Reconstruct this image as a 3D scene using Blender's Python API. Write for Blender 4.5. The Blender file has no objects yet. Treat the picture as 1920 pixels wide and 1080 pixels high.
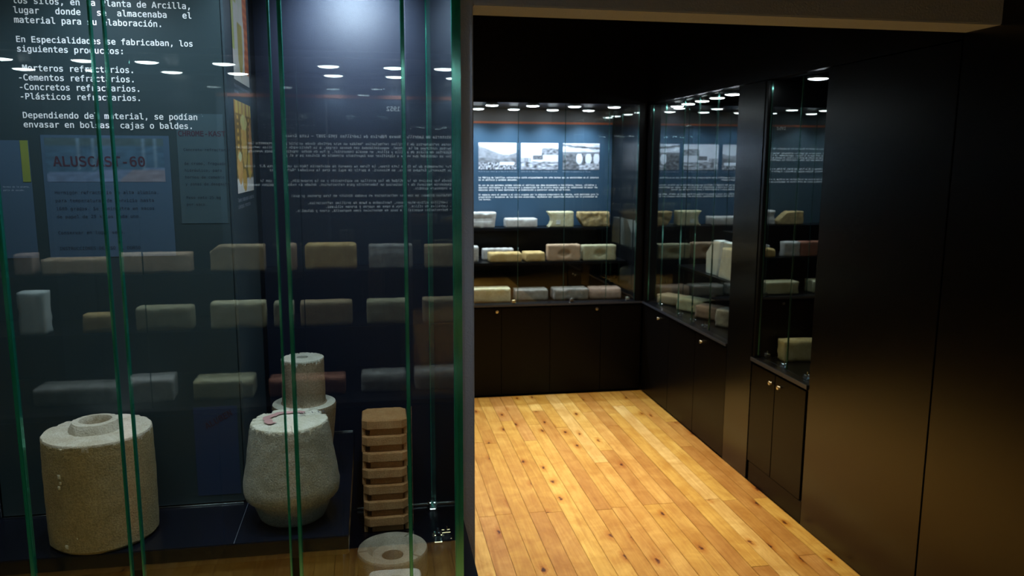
import bpy, bmesh, math, random
from mathutils import Matrix, Vector, noise
random.seed(7)
S = bpy.context.scene
COL = S.collection
PI = math.pi

# ------------------------------------------------------------------ camera
cd = bpy.data.cameras.new('camera'); cam = bpy.data.objects.new('camera', cd); COL.objects.link(cam)
X = Vector((8540, 205, -1488)); Y = Vector((-265, 237, -1488)).normalized()
X = (X - X.dot(Y) * Y).normalized(); Z = X.cross(Y)
cam.matrix_world = Matrix.Translation((0, 0, 1.5)) @ Matrix((X, Y, Z)).to_4x4()
cd.sensor_width = 36; cd.lens = 1488 / 1920 * 36; cd.clip_start = .02; cd.clip_end = 60
cd.dof.use_dof = True; cd.dof.focus_distance = 1.62; cd.dof.aperture_fstop = 7.5
S.camera = cam

# ------------------------------------------------------------------ world, big lights, exposure
w = bpy.data.worlds.new('world'); S.world = w; w.use_nodes = True
w.node_tree.nodes['Background'].inputs[0].default_value = (.5, .6, .8, 1)
w.node_tree.nodes['Background'].inputs[1].default_value = .004
S.view_settings.view_transform = 'Standard'; S.view_settings.look = 'None'
S.view_settings.gamma = 1; S.view_settings.use_curve_mapping = False
S.view_settings.exposure = 0.0
WARM = (1, .80, .46); COOL = (.72, .86, 1)
PUCK_W = 2.6


def area(name, loc, sx, sy, power, col, spread=PI):
    l = bpy.data.lights.new(name, 'AREA'); l.shape = 'RECTANGLE'; l.size = sx; l.size_y = sy
    l.energy = power; l.color = col; l.spread = spread
    o = bpy.data.objects.new(name, l); COL.objects.link(o); o.location = loc
    return o


area('ceiling_light_room', (.98, 3.45, 2.52), 1.1, 2.3, 21, WARM, math.radians(62))
area('ceiling_light_aisle', (.35, .62, 2.52), 3.0, .7, 17, WARM, math.radians(62))

# ------------------------------------------------------------------ materials


def mat(name):
    m = bpy.data.materials.new(name); m.use_nodes = True
    nt = m.node_tree
    return m, nt, nt.nodes['Principled BSDF']


def N(nt, t, **kw):
    n = nt.nodes.new(t)
    for k, v in kw.items():
        if k in n.inputs: n.inputs[k].default_value = v
        else: setattr(n, k, v)
    return n


def plain(name, col, rough=.5, metal=0, bump=0, scale=200, spec=.5):
    m, nt, p = mat(name)
    p.inputs['Base Color'].default_value = (*col, 1); p.inputs['Roughness'].default_value = rough
    p.inputs['Metallic'].default_value = metal; p.inputs['Specular IOR Level'].default_value = spec
    if bump:
        tc = N(nt, 'ShaderNodeTexCoord'); nz = N(nt, 'ShaderNodeTexNoise', Scale=scale, Detail=6)
        b = N(nt, 'ShaderNodeBump', Strength=bump, Distance=.002)
        nt.links.new(tc.outputs['Object'], nz.inputs['Vector']); nt.links.new(nz.outputs['Fac'], b.inputs['Height'])
        nt.links.new(b.outputs[0], p.inputs['Normal'])
    return m


def emis(name, col, s):
    m, nt, p = mat(name)
    p.inputs['Base Color'].default_value = (.8, .8, .8, 1)
    p.inputs['Emission Color'].default_value = (*col, 1); p.inputs['Emission Strength'].default_value = s
    return m


def brickmat(name, c1, c2, c3=None, scale=18, speck=.5, bump=.6):
    """fired clay: two tones in blotches, dark and pale grit, coarse relief"""
    m, nt, p = mat(name); L = nt.links.new
    tc = N(nt, 'ShaderNodeTexCoord'); oi = N(nt, 'ShaderNodeObjectInfo')
    ad = N(nt, 'ShaderNodeVectorMath', operation='ADD'); L(tc.outputs['Object'], ad.inputs[0])
    mu = N(nt, 'ShaderNodeMath', operation='MULTIPLY'); mu.inputs[1].default_value = 37; L(oi.outputs['Random'], mu.inputs[0]); L(mu.outputs[0], ad.inputs[1])
    n1 = N(nt, 'ShaderNodeTexNoise', Scale=scale, Detail=5, Roughness=.6); L(ad.outputs[0], n1.inputs['Vector'])
    r1 = N(nt, 'ShaderNodeValToRGB'); r1.color_ramp.elements[0].position = .36; r1.color_ramp.elements[1].position = .66
    r1.color_ramp.elements[0].color = (*c1, 1); r1.color_ramp.elements[1].color = (*c2, 1)
    if c3:
        e = r1.color_ramp.elements.new(.78); e.color = (*c3, 1)
    L(n1.outputs['Fac'], r1.inputs['Fac'])
    n2 = N(nt, 'ShaderNodeTexNoise', Scale=330, Detail=3, Roughness=.7); L(ad.outputs[0], n2.inputs['Vector'])
    r2 = N(nt, 'ShaderNodeValToRGB'); r2.color_ramp.elements[0].position = .33; r2.color_ramp.elements[1].position = .6
    r2.color_ramp.elements[0].color = (.42, .40, .36, 1); r2.color_ramp.elements[1].color = (1, 1, 1, 1)
    e = r2.color_ramp.elements.new(.72); e.color = (1.25, 1.25, 1.2, 1)
    L(n2.outputs['Fac'], r2.inputs['Fac'])
    mx = N(nt, 'ShaderNodeMixRGB', blend_type='MULTIPLY'); mx.inputs[0].default_value = min(1, speck * 1.1)
    L(r1.outputs[0], mx.inputs[1]); L(r2.outputs[0], mx.inputs[2]); L(mx.outputs[0], p.inputs['Base Color'])
    p.inputs['Roughness'].default_value = .9; p.inputs['Specular IOR Level'].default_value = .2
    b = N(nt, 'ShaderNodeBump', Strength=min(1, bump * 1.5), Distance=.002); L(n2.outputs['Fac'], b.inputs['Height']); L(b.outputs[0], p.inputs['Normal'])
    return m


BLACK = plain('black laminate', (.0045, .0045, .0055), .28, bump=.05, scale=500, spec=.22)
BLACKDOOR = plain('black door laminate', (.0045, .0042, .0045), .30, bump=.05, scale=420, spec=.1)
BLACKWALL = plain('black wall panel', (.0030, .0036, .0055), .24, bump=.05, scale=380, spec=.42)
SLAB = plain('navy black plinth', (.0035, .005, .011), .24, bump=.05, scale=300)
BACKP = plain('textured dark back panel', (.0085, .0130, .0290), .50, bump=.22, scale=800, spec=.3)
SLATE = plain('slate blue printed panel', (.036, .060, .078), .48)
DKGREEN = plain('dark slate green printed panel', (.024, .044, .054), .42)
NAVY = plain('navy printed panel', (.028, .066, .115), .45)
PLASTER = plain('grey plaster', (.30, .345, .44), .9, bump=1.0, scale=160)
CEIL = plain('dark ceiling paint', (.03, .03, .03), .9)
SUB = plain('dark subfloor', (.05, .03, .015), .9)
CHROME = plain('chrome', (.85, .87, .9), .12, 1)
STEEL = plain('brushed nickel', (.75, .72, .66), .28, 1)
RIM = plain('lamp rim', (.5, .52, .55), .35, 1)
LENS = emis('lamp lens', (.88, .95, 1), 22)
WHITE = plain('white print', (.93, .94, .98), .6)
DIMW = plain('pale print', (.42, .47, .58), .6)
ORANGE = plain('orange print', (.42, .11, .05), .5)
DARKRED = plain('dark red reflected lettering', (.040, .015, .030), .6)  # lettering tone within the painted sheet reflections
DARKREFL = plain('dark blue reflected lettering', (.008, .012, .03), .6)
REFLSHEET = plain('blue grey reflected sheet', (.045, .088, .145), .5)  # colours of sheet reflections painted onto the text panel
REFLSHEET2 = plain('deep blue reflected sheet', (.020, .040, .100), .5)
REFLSHEET3 = plain('slate reflected sheet', (.04, .075, .095), .5)
YELLOW = plain('yellow reflected stripe', (.16, .20, .04), .6)


def glass_mat():
    m, nt, p = mat('cabinet glass'); nt.nodes.remove(p); L = nt.links.new
    out = nt.nodes['Material Output']
    tr = N(nt, 'ShaderNodeBsdfTransparent'); tr.inputs[0].default_value = (.94, .978, .965, 1)
    gl = N(nt, 'ShaderNodeBsdfGlossy', Roughness=.0); gl.inputs[0].default_value = (.95, 1, .98, 1)
    fr = N(nt, 'ShaderNodeFresnel', IOR=2.25); ge = N(nt, 'ShaderNodeNewGeometry')
    inv = N(nt, 'ShaderNodeMath', operation='SUBTRACT'); inv.inputs[0].default_value = 1; L(ge.outputs['Backfacing'], inv.inputs[1])
    mu = N(nt, 'ShaderNodeMath', operation='MULTIPLY'); L(fr.outputs[0], mu.inputs[0]); L(inv.outputs[0], mu.inputs[1])
    mx = N(nt, 'ShaderNodeMixShader'); L(mu.outputs[0], mx.inputs[0]); L(tr.outputs[0], mx.inputs[1]); L(gl.outputs[0], mx.inputs[2])
    L(mx.outputs[0], out.inputs['Surface'])
    return m


def edge_mat(name, tc_, dc_):
    m, nt, p = mat(name); L = nt.links.new; nt.nodes.remove(p)
    out = nt.nodes['Material Output']
    tr = N(nt, 'ShaderNodeBsdfTransparent'); tr.inputs[0].default_value = (*tc_, 1)
    df = N(nt, 'ShaderNodeBsdfDiffuse'); df.inputs[0].default_value = (*dc_, 1)
    gl = N(nt, 'ShaderNodeBsdfGlossy', Roughness=.12); gl.inputs[0].default_value = (.4, 1, .85, 1)
    m1 = N(nt, 'ShaderNodeMixShader'); m1.inputs[0].default_value = .42; L(tr.outputs[0], m1.inputs[1]); L(df.outputs[0], m1.inputs[2])
    m2 = N(nt, 'ShaderNodeMixShader'); m2.inputs[0].default_value = .28; L(m1.outputs[0], m2.inputs[1]); L(gl.outputs[0], m2.inputs[2])
    L(m2.outputs[0], out.inputs['Surface'])
    return m


def plank_mat():
    m, nt, p = mat('knotty pine plank'); L = nt.links.new
    tc = N(nt, 'ShaderNodeTexCoord'); oi = N(nt, 'ShaderNodeObjectInfo')
    mu = N(nt, 'ShaderNodeMath', operation='MULTIPLY'); mu.inputs[1].default_value = 53; L(oi.outputs['Random'], mu.inputs[0])
    ad = N(nt, 'ShaderNodeVectorMath', operation='ADD'); L(tc.outputs['Object'], ad.inputs[0]); L(mu.outputs[0], ad.inputs[1])
    # tone of each plank
    rt = N(nt, 'ShaderNodeValToRGB'); cr = rt.color_ramp
    cr.elements[0].position = 0; cr.elements[0].color = (.50, .27, .075, 1)
    cr.elements[1].position = 1; cr.elements[1].color = (.72, .52, .22, 1)
    for q, c in ((.22, (.60, .36, .085, 1)), (.45, (.64, .41, .10, 1)), (.62, (.58, .33, .11, 1)), (.8, (.72, .49, .13, 1))):
        e = cr.elements.new(q); e.color = c
    L(oi.outputs['Random'], rt.inputs['Fac'])
    # knot field warps the grain
    mpk = N(nt, 'ShaderNodeMapping'); mpk.inputs['Scale'].default_value = (11, 4.2, 1); L(ad.outputs[0], mpk.inputs['Vector'])
    vo = N(nt, 'ShaderNodeTexVoronoi', Scale=1.0, Randomness=1.0); vo.voronoi_dimensions = '2D'; L(mpk.outputs[0], vo.inputs['Vector'])
    mp = N(nt, 'ShaderNodeMapping'); mp.inputs['Scale'].default_value = (46, 2.3, 1); L(ad.outputs[0], mp.inputs['Vector'])
    n1 = N(nt, 'ShaderNodeTexNoise', Scale=1.0, Detail=5, Roughness=.62, Distortion=1.6); L(mp.outputs[0], n1.inputs['Vector'])
    rg = N(nt, 'ShaderNodeValToRGB'); rg.color_ramp.elements[0].position = .3; rg.color_ramp.elements[1].position = .68
    rg.color_ramp.elements[0].color = (.70, .55, .40, 1); rg.color_ramp.elements[1].color = (1.05, 1.05, 1.05, 1); L(n1.outputs['Fac'], rg.inputs['Fac'])
    m1 = N(nt, 'ShaderNodeMixRGB', blend_type='MULTIPLY'); m1.inputs[0].default_value = .75; L(rt.outputs[0], m1.inputs[1]); L(rg.outputs[0], m1.inputs[2])
    # broad pale and pinkish clouds
    n2 = N(nt, 'ShaderNodeTexNoise', Scale=7.5, Detail=4, Roughness=.6, Distortion=.8); L(ad.outputs[0], n2.inputs['Vector'])
    r2 = N(nt, 'ShaderNodeValToRGB'); r2.color_ramp.elements[0].position = .34; r2.color_ramp.elements[1].position = .74
    r2.color_ramp.elements[0].color = (.78, .66, .52, 1); r2.color_ramp.elements[1].color = (1.16, 1.24, 1.45, 1); L(n2.outputs['Fac'], r2.inputs['Fac'])
    m2 = N(nt, 'ShaderNodeMixRGB', blend_type='MULTIPLY'); m2.inputs[0].default_value = .8; L(m1.outputs[0], m2.inputs[1]); L(r2.outputs[0], m2.inputs[2])
    # knots: small dark cores with a brown halo, only in some cells
    nk = N(nt, 'ShaderNodeTexNoise', Scale=60, Detail=2); L(ad.outputs[0], nk.inputs['Vector'])
    ms = N(nt, 'ShaderNodeMath', operation='MULTIPLY_ADD'); L(nk.outputs['Fac'], ms.inputs[0]); ms.inputs[1].default_value = .22; L(vo.outputs['Distance'], ms.inputs[2])
    rk = N(nt, 'ShaderNodeValToRGB'); cr = rk.color_ramp
    cr.elements[0].position = .13; cr.elements[0].color = (.10, .035, .02, 1)
    cr.elements[1].position = .40; cr.elements[1].color = (1, 1, 1, 1)
    e = cr.elements.new(.16); e.color = (.26, .12, .06, 1); e = cr.elements.new(.20); e.color = (.80, .62, .40, 1)
    L(ms.outputs[0], rk.inputs['Fac'])
    sep = N(nt, 'ShaderNodeSeparateColor'); L(vo.outputs['Color'], sep.inputs[0])
    gt = N(nt, 'ShaderNodeMath', operation='GREATER_THAN'); gt.inputs[1].default_value = .76; L(sep.outputs[0], gt.inputs[0])
    m3 = N(nt, 'ShaderNodeMixRGB', blend_type='MULTIPLY'); L(gt.outputs[0], m3.inputs[0]); L(m2.outputs[0], m3.inputs[1]); L(rk.outputs[0], m3.inputs[2])
    L(m3.outputs[0], p.inputs['Base Color'])
    p.inputs['Roughness'].default_value = .42; p.inputs['Specular IOR Level'].default_value = .35
    b = N(nt, 'ShaderNodeBump', Strength=.15, Distance=.001); L(n1.outputs['Fac'], b.inputs['Height']); L(b.outputs[0], p.inputs['Normal'])
    return m


def attr_mat(name, rough=.45):
    m, nt, p = mat(name); a = N(nt, 'ShaderNodeVertexColor', layer_name='print')
    nt.links.new(a.outputs[0], p.inputs['Base Color']); p.inputs['Roughness'].default_value = rough
    return m


GLASS = glass_mat(); EDGE = edge_mat('polished green glass edge', (.10, .40, .30), (.014, .30, .215)); EDGE2 = edge_mat('ground glass edge', (.30, .45, .42), (.05, .10, .09)); PINE = plank_mat(); PHOTO = attr_mat('photographic print')
B_TAN = brickmat('tan firebrick', (.36, .26, .15), (.50, .38, .23))
B_OCHRE = brickmat('ochre firebrick', (.50, .32, .12), (.62, .44, .20))
B_CREAM = brickmat('cream firebrick', (.55, .48, .28), (.68, .62, .42))
B_GREY = brickmat('grey firebrick', (.26, .24, .22), (.42, .40, .37), scale=25)
B_PALE = brickmat('pale grey firebrick', (.42, .38, .36), (.62, .59, .56), scale=25)
B_PINK = brickmat('pinkish firebrick', (.40, .26, .20), (.52, .36, .28))
B_PINKG = brickmat('pink and grey firebrick', (.22, .21, .19), (.36, .31, .28), (.50, .30, .24), scale=30)
B_EYE = brickmat('brown firebrick', (.42, .27, .17), (.52, .36, .24))
B_EYE2 = brickmat('grey yellow firebrick', (.38, .33, .20), (.50, .46, .30))
B_BROK = brickmat('broken ochre firebrick', (.30, .22, .12), (.60, .42, .18), (.70, .60, .38), scale=40)
B_WHITE = brickmat('white insulating brick', (.66, .71, .67), (.80, .85, .82), speck=.2)
B_RED = brickmat('red clay brick', (.28, .10, .06), (.42, .18, .12))
B_LONG = brickmat('salmon firebrick', (.46, .31, .20), (.58, .43, .30))
C_BIG = brickmat('tan fired clay', (.33, .265, .145), (.44, .365, .21), scale=9, speck=.6)
C_TOP = brickmat('pale chipped clay', (.50, .44, .34), (.62, .57, .48), scale=30, speck=.4)
C_JUG = brickmat('grey green fired clay', (.30, .30, .25), (.41, .41, .35), scale=12, speck=.6)
C_JUGT = brickmat('cream chipped clay', (.58, .56, .44), (.68, .67, .58), scale=30, speck=.3)
C_NOZ = brickmat('buff fired clay', (.34, .25, .15), (.45, .37, .26), scale=14, speck=.6)
C_TOW = brickmat('terracotta ochre clay', (.70, .35, .13), (.80, .45, .19), scale=30, speck=.35)
C_RING = brickmat('grey buff fired clay', (.36, .32, .24), (.46, .42, .33), scale=22, speck=.4)
C_TILE = brickmat('white gypsum tile', (.55, .55, .50), (.70, .70, .66), scale=22, speck=.5)
PINKP = plain('faded pink paint', (.44, .25, .24), .9)
INK = plain('marker ink', (.03, .03, .05), .8)

# ------------------------------------------------------------------ builders


def link(name, me, m=None, parent=None, loc=None):
    o = bpy.data.objects.new(name, me); COL.objects.link(o)
    if m and isinstance(me, bpy.types.Mesh) and not me.materials:
        for q in (m if isinstance(m, (list, tuple)) else [m]): me.materials.append(q)
    if loc is not None: o.location = loc
    if parent: o.parent = parent
    return o


def tag(o, label=None, cat=None, group=None, kind=None):
    if label: o['label'] = label
    if cat: o['category'] = cat
    if group: o['group'] = group
    if kind: o['kind'] = kind
    return o


def empty(name, loc, label, cat, group=None, rz=0):
    o = bpy.data.objects.new(name, None); COL.objects.link(o); o.location = loc; o.rotation_euler.z = rz
    o.empty_display_size = .05
    return tag(o, label, cat, group)


def me_from(name, vs, fs, smooth=False):
    me = bpy.data.meshes.new(name); me.from_pydata(vs, [], fs); me.update()
    if smooth:
        for p in me.polygons: p.use_smooth = True
    return me


def bm_box(bm, x0, x1, y0, y1, z0, z1):
    r = bmesh.ops.create_cube(bm, size=1)
    for v in r['verts']:
        v.co = Vector(((x0 + x1) / 2 + v.co.x * (x1 - x0), (y0 + y1) / 2 + v.co.y * (y1 - y0), (z0 + z1) / 2 + v.co.z * (z1 - z0)))
    return r['verts']


def fin(bm, name, bevel=0, smooth=False):
    if bevel: bmesh.ops.bevel(bm, geom=list(bm.edges), offset=bevel, segments=2, affect='EDGES', clamp_overlap=True)
    me = bpy.data.meshes.new(name); bm.to_mesh(me); bm.free()
    if smooth:
        for p in me.polygons: p.use_smooth = True
    return me


def box(name, dims, m, parent=None, bevel=.0012, base=None):
    """box given in world coordinates; its own origin sits at its bottom centre (or relative to the parent's origin)"""
    x0, x1, y0, y1, z0, z1 = dims
    cx, cy = (x0 + x1) / 2, (y0 + y1) / 2
    bm = bmesh.new(); bm_box(bm, x0 - cx, x1 - cx, y0 - cy, y1 - cy, 0, z1 - z0)
    o = link(name, fin(bm, name, bevel), m, parent)
    p = parent
    off = Vector((0, 0, 0))
    while p is not None:
        off += Vector(p.location); p = p.parent
    o.location = Vector((cx, cy, z0)) - off
    return o


def loc_in(o, parent, p):
    off = Vector((0, 0, 0)); q = parent
    while q is not None:
        off += Vector(q.location); q = q.parent
    o.location = Vector(p) - off


def brick_mesh(name, w, d, h, seed=0, r=.006, rough=.0012, feat=None, cell=.011):
    """rounded box with worn faces; front is -y; origin at bottom centre"""
    nx, ny, nz = max(3, int(w / cell)), max(3, int(d / cell)), max(3, int(h / cell))
    idx = {}; vs = []; fs = []

    def V(i, j, k):
        key = (i, j, k)
        if key not in idx:
            p = Vector((-w / 2 + w * i / nx, -d / 2 + d * j / ny, h * k / nz))
            c = Vector((max(-w / 2 + r, min(w / 2 - r, p.x)), max(-d / 2 + r, min(d / 2 - r, p.y)), max(r, min(h - r, p.z))))
            dv = p - c
            if dv.length > 1e-9:
                n = dv.normalized(); q = c + n * r
            else:
                n = Vector((0, 0, 1)); q = p
            s = Vector((seed * 3.1, seed * 1.7, 0))
            a = noise.noise(q * 60 + s) * rough + noise.noise(q * 160 + s) * rough * .6
            q = q + n * a
            # chipped arrises
            e = sum((abs(abs(q.x) - w / 2) < .009, abs(abs(q.y) - d / 2) < .009, q.z > h - .009 or q.z < .009))
            if e >= 2:
                ch = noise.noise(q * 28 + s)
                if ch > .12: q = q - n * (ch - .12) * rough * 12
            if feat: q = feat(q, w, d, h)
            q.z = max(q.z, 0)
            idx[key] = len(vs); vs.append(q)
        return idx[key]
    for i in range(nx):
        for j in range(ny):
            fs.append((V(i, j, 0), V(i, j + 1, 0), V(i + 1, j + 1, 0), V(i + 1, j, 0)))
            fs.append((V(i, j, nz), V(i + 1, j, nz), V(i + 1, j + 1, nz), V(i, j + 1, nz)))
        for k in range(nz):
            fs.append((V(i, 0, k), V(i + 1, 0, k), V(i + 1, 0, k + 1), V(i, 0, k + 1)))
            fs.append((V(i, ny, k), V(i, ny, k + 1), V(i + 1, ny, k + 1), V(i + 1, ny, k)))
    for j in range(ny):
        for k in range(nz):
            fs.append((V(0, j, k), V(0, j, k + 1), V(0, j + 1, k + 1), V(0, j + 1, k)))
            fs.append((V(nx, j, k), V(nx, j + 1, k), V(nx, j + 1, k + 1), V(nx, j, k + 1)))
    return me_from(name, vs, fs, True)


def f_eye(q, w, d, h):
    if q.y < -d / 2 + .01:
        t = abs(q.x) / .047
        if t < 1:
            hh = .023 * (1 - t * t)
            dz = abs(q.z - h * .48)
            if dz < hh: q.y += min(.013, (hh - dz) * 1.6)
    return q


def f_groove(q, w, d, h):
    if q.y < -d / 2 + .012 and q.x < w * .36:
        q.y += .014 * math.exp(-((q.z - h * .62) / .009) ** 2)
    q.x -= (h - q.z) * .12 * (1 if q.x > 0 else 0)
    return q


def f_concave(q, w, d, h):
    if q.x < -w * .18:
        t = (q.z / h)
        q.x += (.034 * math.sin(min(1, t * 1.0) * PI * .9) * (1 - t * .2) + .012 * (1 - t)) * ((-q.x - w * .18) / (w * .32))
        q.x += noise.noise(q * 90) * .004
    return q


def f_broken(q, w, d, h):
    lim = -w * .5 + .045 * max(0, 1 - q.z / (h * .62)) + noise.noise(q * 70) * .006
    if q.x < lim: q.x = lim
    if q.y < 0: q.y += abs(noise.noise(q * 36)) * .014
    return q


def f_cut(q, w, d, h):
    # one upper corner cut at a slant
    s = q.x + w / 2
    lim = h - max(0, .032 - s) * .8
    if q.z > lim: q.z = lim
    return q


def f_cutr(q, w, d, h):
    s = w / 2 - q.x
    lim = h - max(0, .032 - s) * .8
    if q.z > lim: q.z = lim
    return q


def f_slope(q, w, d, h):
    s = w / 2 - q.x
    lim = h - max(0, .075 - s) * .9
    if q.z > lim: q.z = lim
    q.z += noise.noise(q * 60) * .003 * (q.z > h * .5)
    return q


def f_rough(q, w, d, h):
    n = noise.noise(q * 42) * .006
    if q.y < 0: q.y += abs(n)
    if q.z > h * .5: q.z -= abs(n) * .7
    return q


def f_chipped(q, w, d, h):
    t = noise.noise(Vector((q.x * 40, 3, 1)))
    if q.z > h * .75 and q.y < -d * .2: q.y += .010 * abs(t) + .004
    if q.z > h * .6: q.z -= .004 * abs(t)
    return q


def brick(x0, x1, y, z, h, m, label, d=.065, rz=0, feat=None, group=None, seed=None, name='firebrick', rough=.0012, r=.005, back=False):
    """x0..x1 is its span, y its visible face; back=True when that face looks towards -y's opposite"""
    w = x1 - x0
    seed = random.random() * 50 if seed is None else seed
    me = brick_mesh(name, w, d, h, seed, r, rough, feat)
    o = link(name, me, m)
    if back:
        o.location = ((x0 + x1) / 2, y - d / 2, z); o.rotation_euler.z = PI + rz
    else:
        o.location = ((x0 + x1) / 2, y + d / 2, z); o.rotation_euler.z = rz
    return tag(o, label, 'brick', group)


def lathe(name, prof, seg=72, rough=.001, seed=0, mats=None, matf=None, jag=None, cap=False, sx=1, sy=1, chip=0, chipz=None):
    """profile (r, z) bottom to top; closes with a bottom and top cap when r reaches 0"""
    vs = []; fs = []; mi = []
    n = len(prof)
    for i, (r, z) in enumerate(prof):
        for k in range(seg):
            a = 2 * PI * k / seg
            p = Vector((math.cos(a), math.sin(a), 0))
            rr = r
            if r > .004:
                q = Vector((p.x * r, p.y * r, z)) * 55 + Vector((seed, seed, 0))
                rr += noise.noise(q) * rough + noise.noise(q * 3) * rough * .5
            zz = z
            if chip and chipz is not None and abs(z - chipz) < .004 and r > .5 * max(pp[0] for pp in prof):
                c = noise.noise(Vector((p.x * 7, p.y * 7, seed))) + .6 * noise.noise(Vector((p.x * 21, p.y * 21, seed)))
                rr -= max(0, c) * chip; zz -= max(0, c) * chip * .8
            vs.append((p.x * rr * sx, p.y * rr * sy, zz))
    for i in range(n - 1):
        for k in range(seg):
            a = i * seg + k; b = i * seg + (k + 1) % seg
            fs.append((a, b, b + seg, a + seg))
            f = matf(i) if matf else 0
            if jag and f == 0 and prof[i][0] > .03:
                an = 2 * PI * k / seg; zc = (prof[i][1] + prof[i + 1][1]) / 2
                e_ = noise.noise(Vector((math.cos(an) * 6, math.sin(an) * 6, seed))) + .8 * noise.noise(Vector((math.cos(an) * 22, math.sin(an) * 22, seed)))
                if zc > jag - .0015 - max(0, e_) * .011: f = 1
            mi.append(f)
    if cap:
        fs.append(tuple(range(seg))[::-1]); mi.append(0)
        fs.append(tuple((n - 1) * seg + k for k in range(seg))); mi.append(matf(n - 2) if matf else 0)
    me = me_from(name, vs, fs, True)
    for q in mats: me.materials.append(q)
    for p, q in zip(me.polygons, mi): p.material_index = q
    me.set_sharp_from_angle(angle=math.radians(38))
    return me


def sub(prof, step=.006):
    out = []
    for (r0, z0), (r1, z1) in zip(prof, prof[1:]):
        L = math.hypot(r1 - r0, z1 - z0); k = max(1, int(L / step))
        for i in range(k): out.append((r0 + (r1 - r0) * i / k, z0 + (z1 - z0) * i / k))
    out.append(prof[-1]); return out


# ------------------------------------------------------------------ lettering
FONT = None
try:
    import os
    fp = os.path.join(bpy.utils.resource_path('LOCAL'), 'datafiles', 'fonts', 'DejaVuSansMono.woff2')
    if os.path.exists(fp): FONT = bpy.data.fonts.load(fp)
except Exception:
    FONT = None


def text_mesh(s, res=2, bold=0.0):
    c = bpy.data.curves.new('t', 'FONT'); c.body = s; c.size = 1; c.resolution_u = res
    c.offset = bold
    if FONT: c.font = FONT
    o = bpy.data.objects.new('t', c)
    me = bpy.data.meshes.new_from_object(o)
    bpy.data.objects.remove(o); bpy.data.curves.remove(c)
    return me


def _ext(s):
    me = text_mesh(s); xs = [v.co.x for v in me.vertices]; r = (min(xs), max(xs)); bpy.data.meshes.remove(me); return r


ADV = (_ext('M' * 11)[1] - _ext('M')[1]) / 10


def lettering(name, parent, items, origin, rgt, up, m, bold=0.0, res=2, kind_label=None):
    """items: (text, u, v, advance) with u, v in metres from the origin along rgt / up; one flat printed mesh"""
    vs = []; fs = []
    rgt = Vector(rgt).normalized(); up = Vector(up).normalized(); origin = Vector(origin)
    for s, u, v, adv in items:
        if FONT: me = text_mesh(s, res, bold); k = adv / ADV
        else:
            me = text_mesh(s, res, bold); k = adv / .56
        b = len(vs)
        for q in me.vertices: vs.append(rgt * (u + q.co.x * k) + up * (v + q.co.y * k))
        for p in me.polygons: fs.append([b + i for i in p.vertices])
        bpy.data.meshes.remove(me)
    me = me_from(name, vs, fs)
    o = link(name, me, m, parent); loc_in(o, parent, origin)
    if kind_label: o['label'] = kind_label
    o['kind'] = 'stuff'
    return o


def print_grid(name, parent, origin, rgt, up, w, h, fn, nx=48, ny=32, label=None):
    """flat photographic print: a grid carrying its picture as a colour attribute"""
    rgt = Vector(rgt).normalized(); up = Vector(up).normalized()
    vs = [rgt * (w * i / nx) + up * (h * j / ny) for j in range(ny + 1) for i in range(nx + 1)]
    fs = [(j * (nx + 1) + i, j * (nx + 1) + i + 1, (j + 1) * (nx + 1) + i + 1, (j + 1) * (nx + 1) + i) for j in range(ny) for i in range(nx)]
    me = me_from(name, vs, fs)
    ca = me.color_attributes.new('print', 'FLOAT_COLOR', 'POINT')
    for j in range(ny + 1):
        for i in range(nx + 1):
            c = fn(i / nx, j / ny); ca.data[j * (nx + 1) + i].color = (*c, 1)
    o = link(name, me, PHOTO, parent); loc_in(o, parent, origin)
    if label: o['label'] = label
    return o


def nz2(u, v, s, seed=0): return noise.noise(Vector((u * s, v * s, seed)))


def bw(t):
    t = max(.02, min(1, t)); t = t ** 1.5
    return (t * .82, t * .84, t * .98)


def ph_valley(u, v):
    ridge = .90 - .55 * u if u < .55 else .60 - .05 * math.sin((u - .55) * 9)
    hill = .42 + .03 * math.sin(u * 9)
    if v > ridge: t = .93 + .05 * nz2(u, v, 4)
    elif v > hill: t = .47 + .12 * nz2(u, v, 6) + .08 * nz2(u, v, 16)
    elif v > .25: t = .36 + .16 * nz2(u, v, 9, 2)
    else: t = .45 + .75 * nz2(u * 1.6, v, 13, 4)
    if .55 < u < .95 and .16 < v < .28: t = .9
    return bw(t)


def ph_works(u, v):
    t = .9 + .05 * nz2(u, v, 5)
    if v > .55 and u > .55 and v < .82 - .15 * abs(u - .75): t = .4 + .3 * nz2(u, v, 13)
    if .32 < u < .58 and .38 < v < .52 + .1 * (u - .3): t = .28 + .2 * nz2(u, v, 20)
    if u > .58 and .33 < v < .55: t = .8
    if u < .28 and .3 < v < .45: t = .35 if int(u * 46) % 2 else .75
    if v < .3: t = .5 + .55 * nz2(u, v * 2, 9, 5)
    return bw(t)


def ph_hall(u, v):
    if v > .68: t = .80 + .35 * nz2(u, v * 3, 5) - (.5 if abs(v - (.92 - .12 * u)) < .04 else 0)
    elif v > .60: t = .35
    else:
        t = .28 + .25 * nz2(u, v, 11, 3)
        for c in (.45, .70, .92):
            if ((u - c) / .085) ** 2 + ((v - .42) / .22) ** 2 < 1: t = .88
        if v < .25 and u > .45: t = .55 + .55 * nz2(u, v, 12, 8)
    return bw(t)


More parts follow.
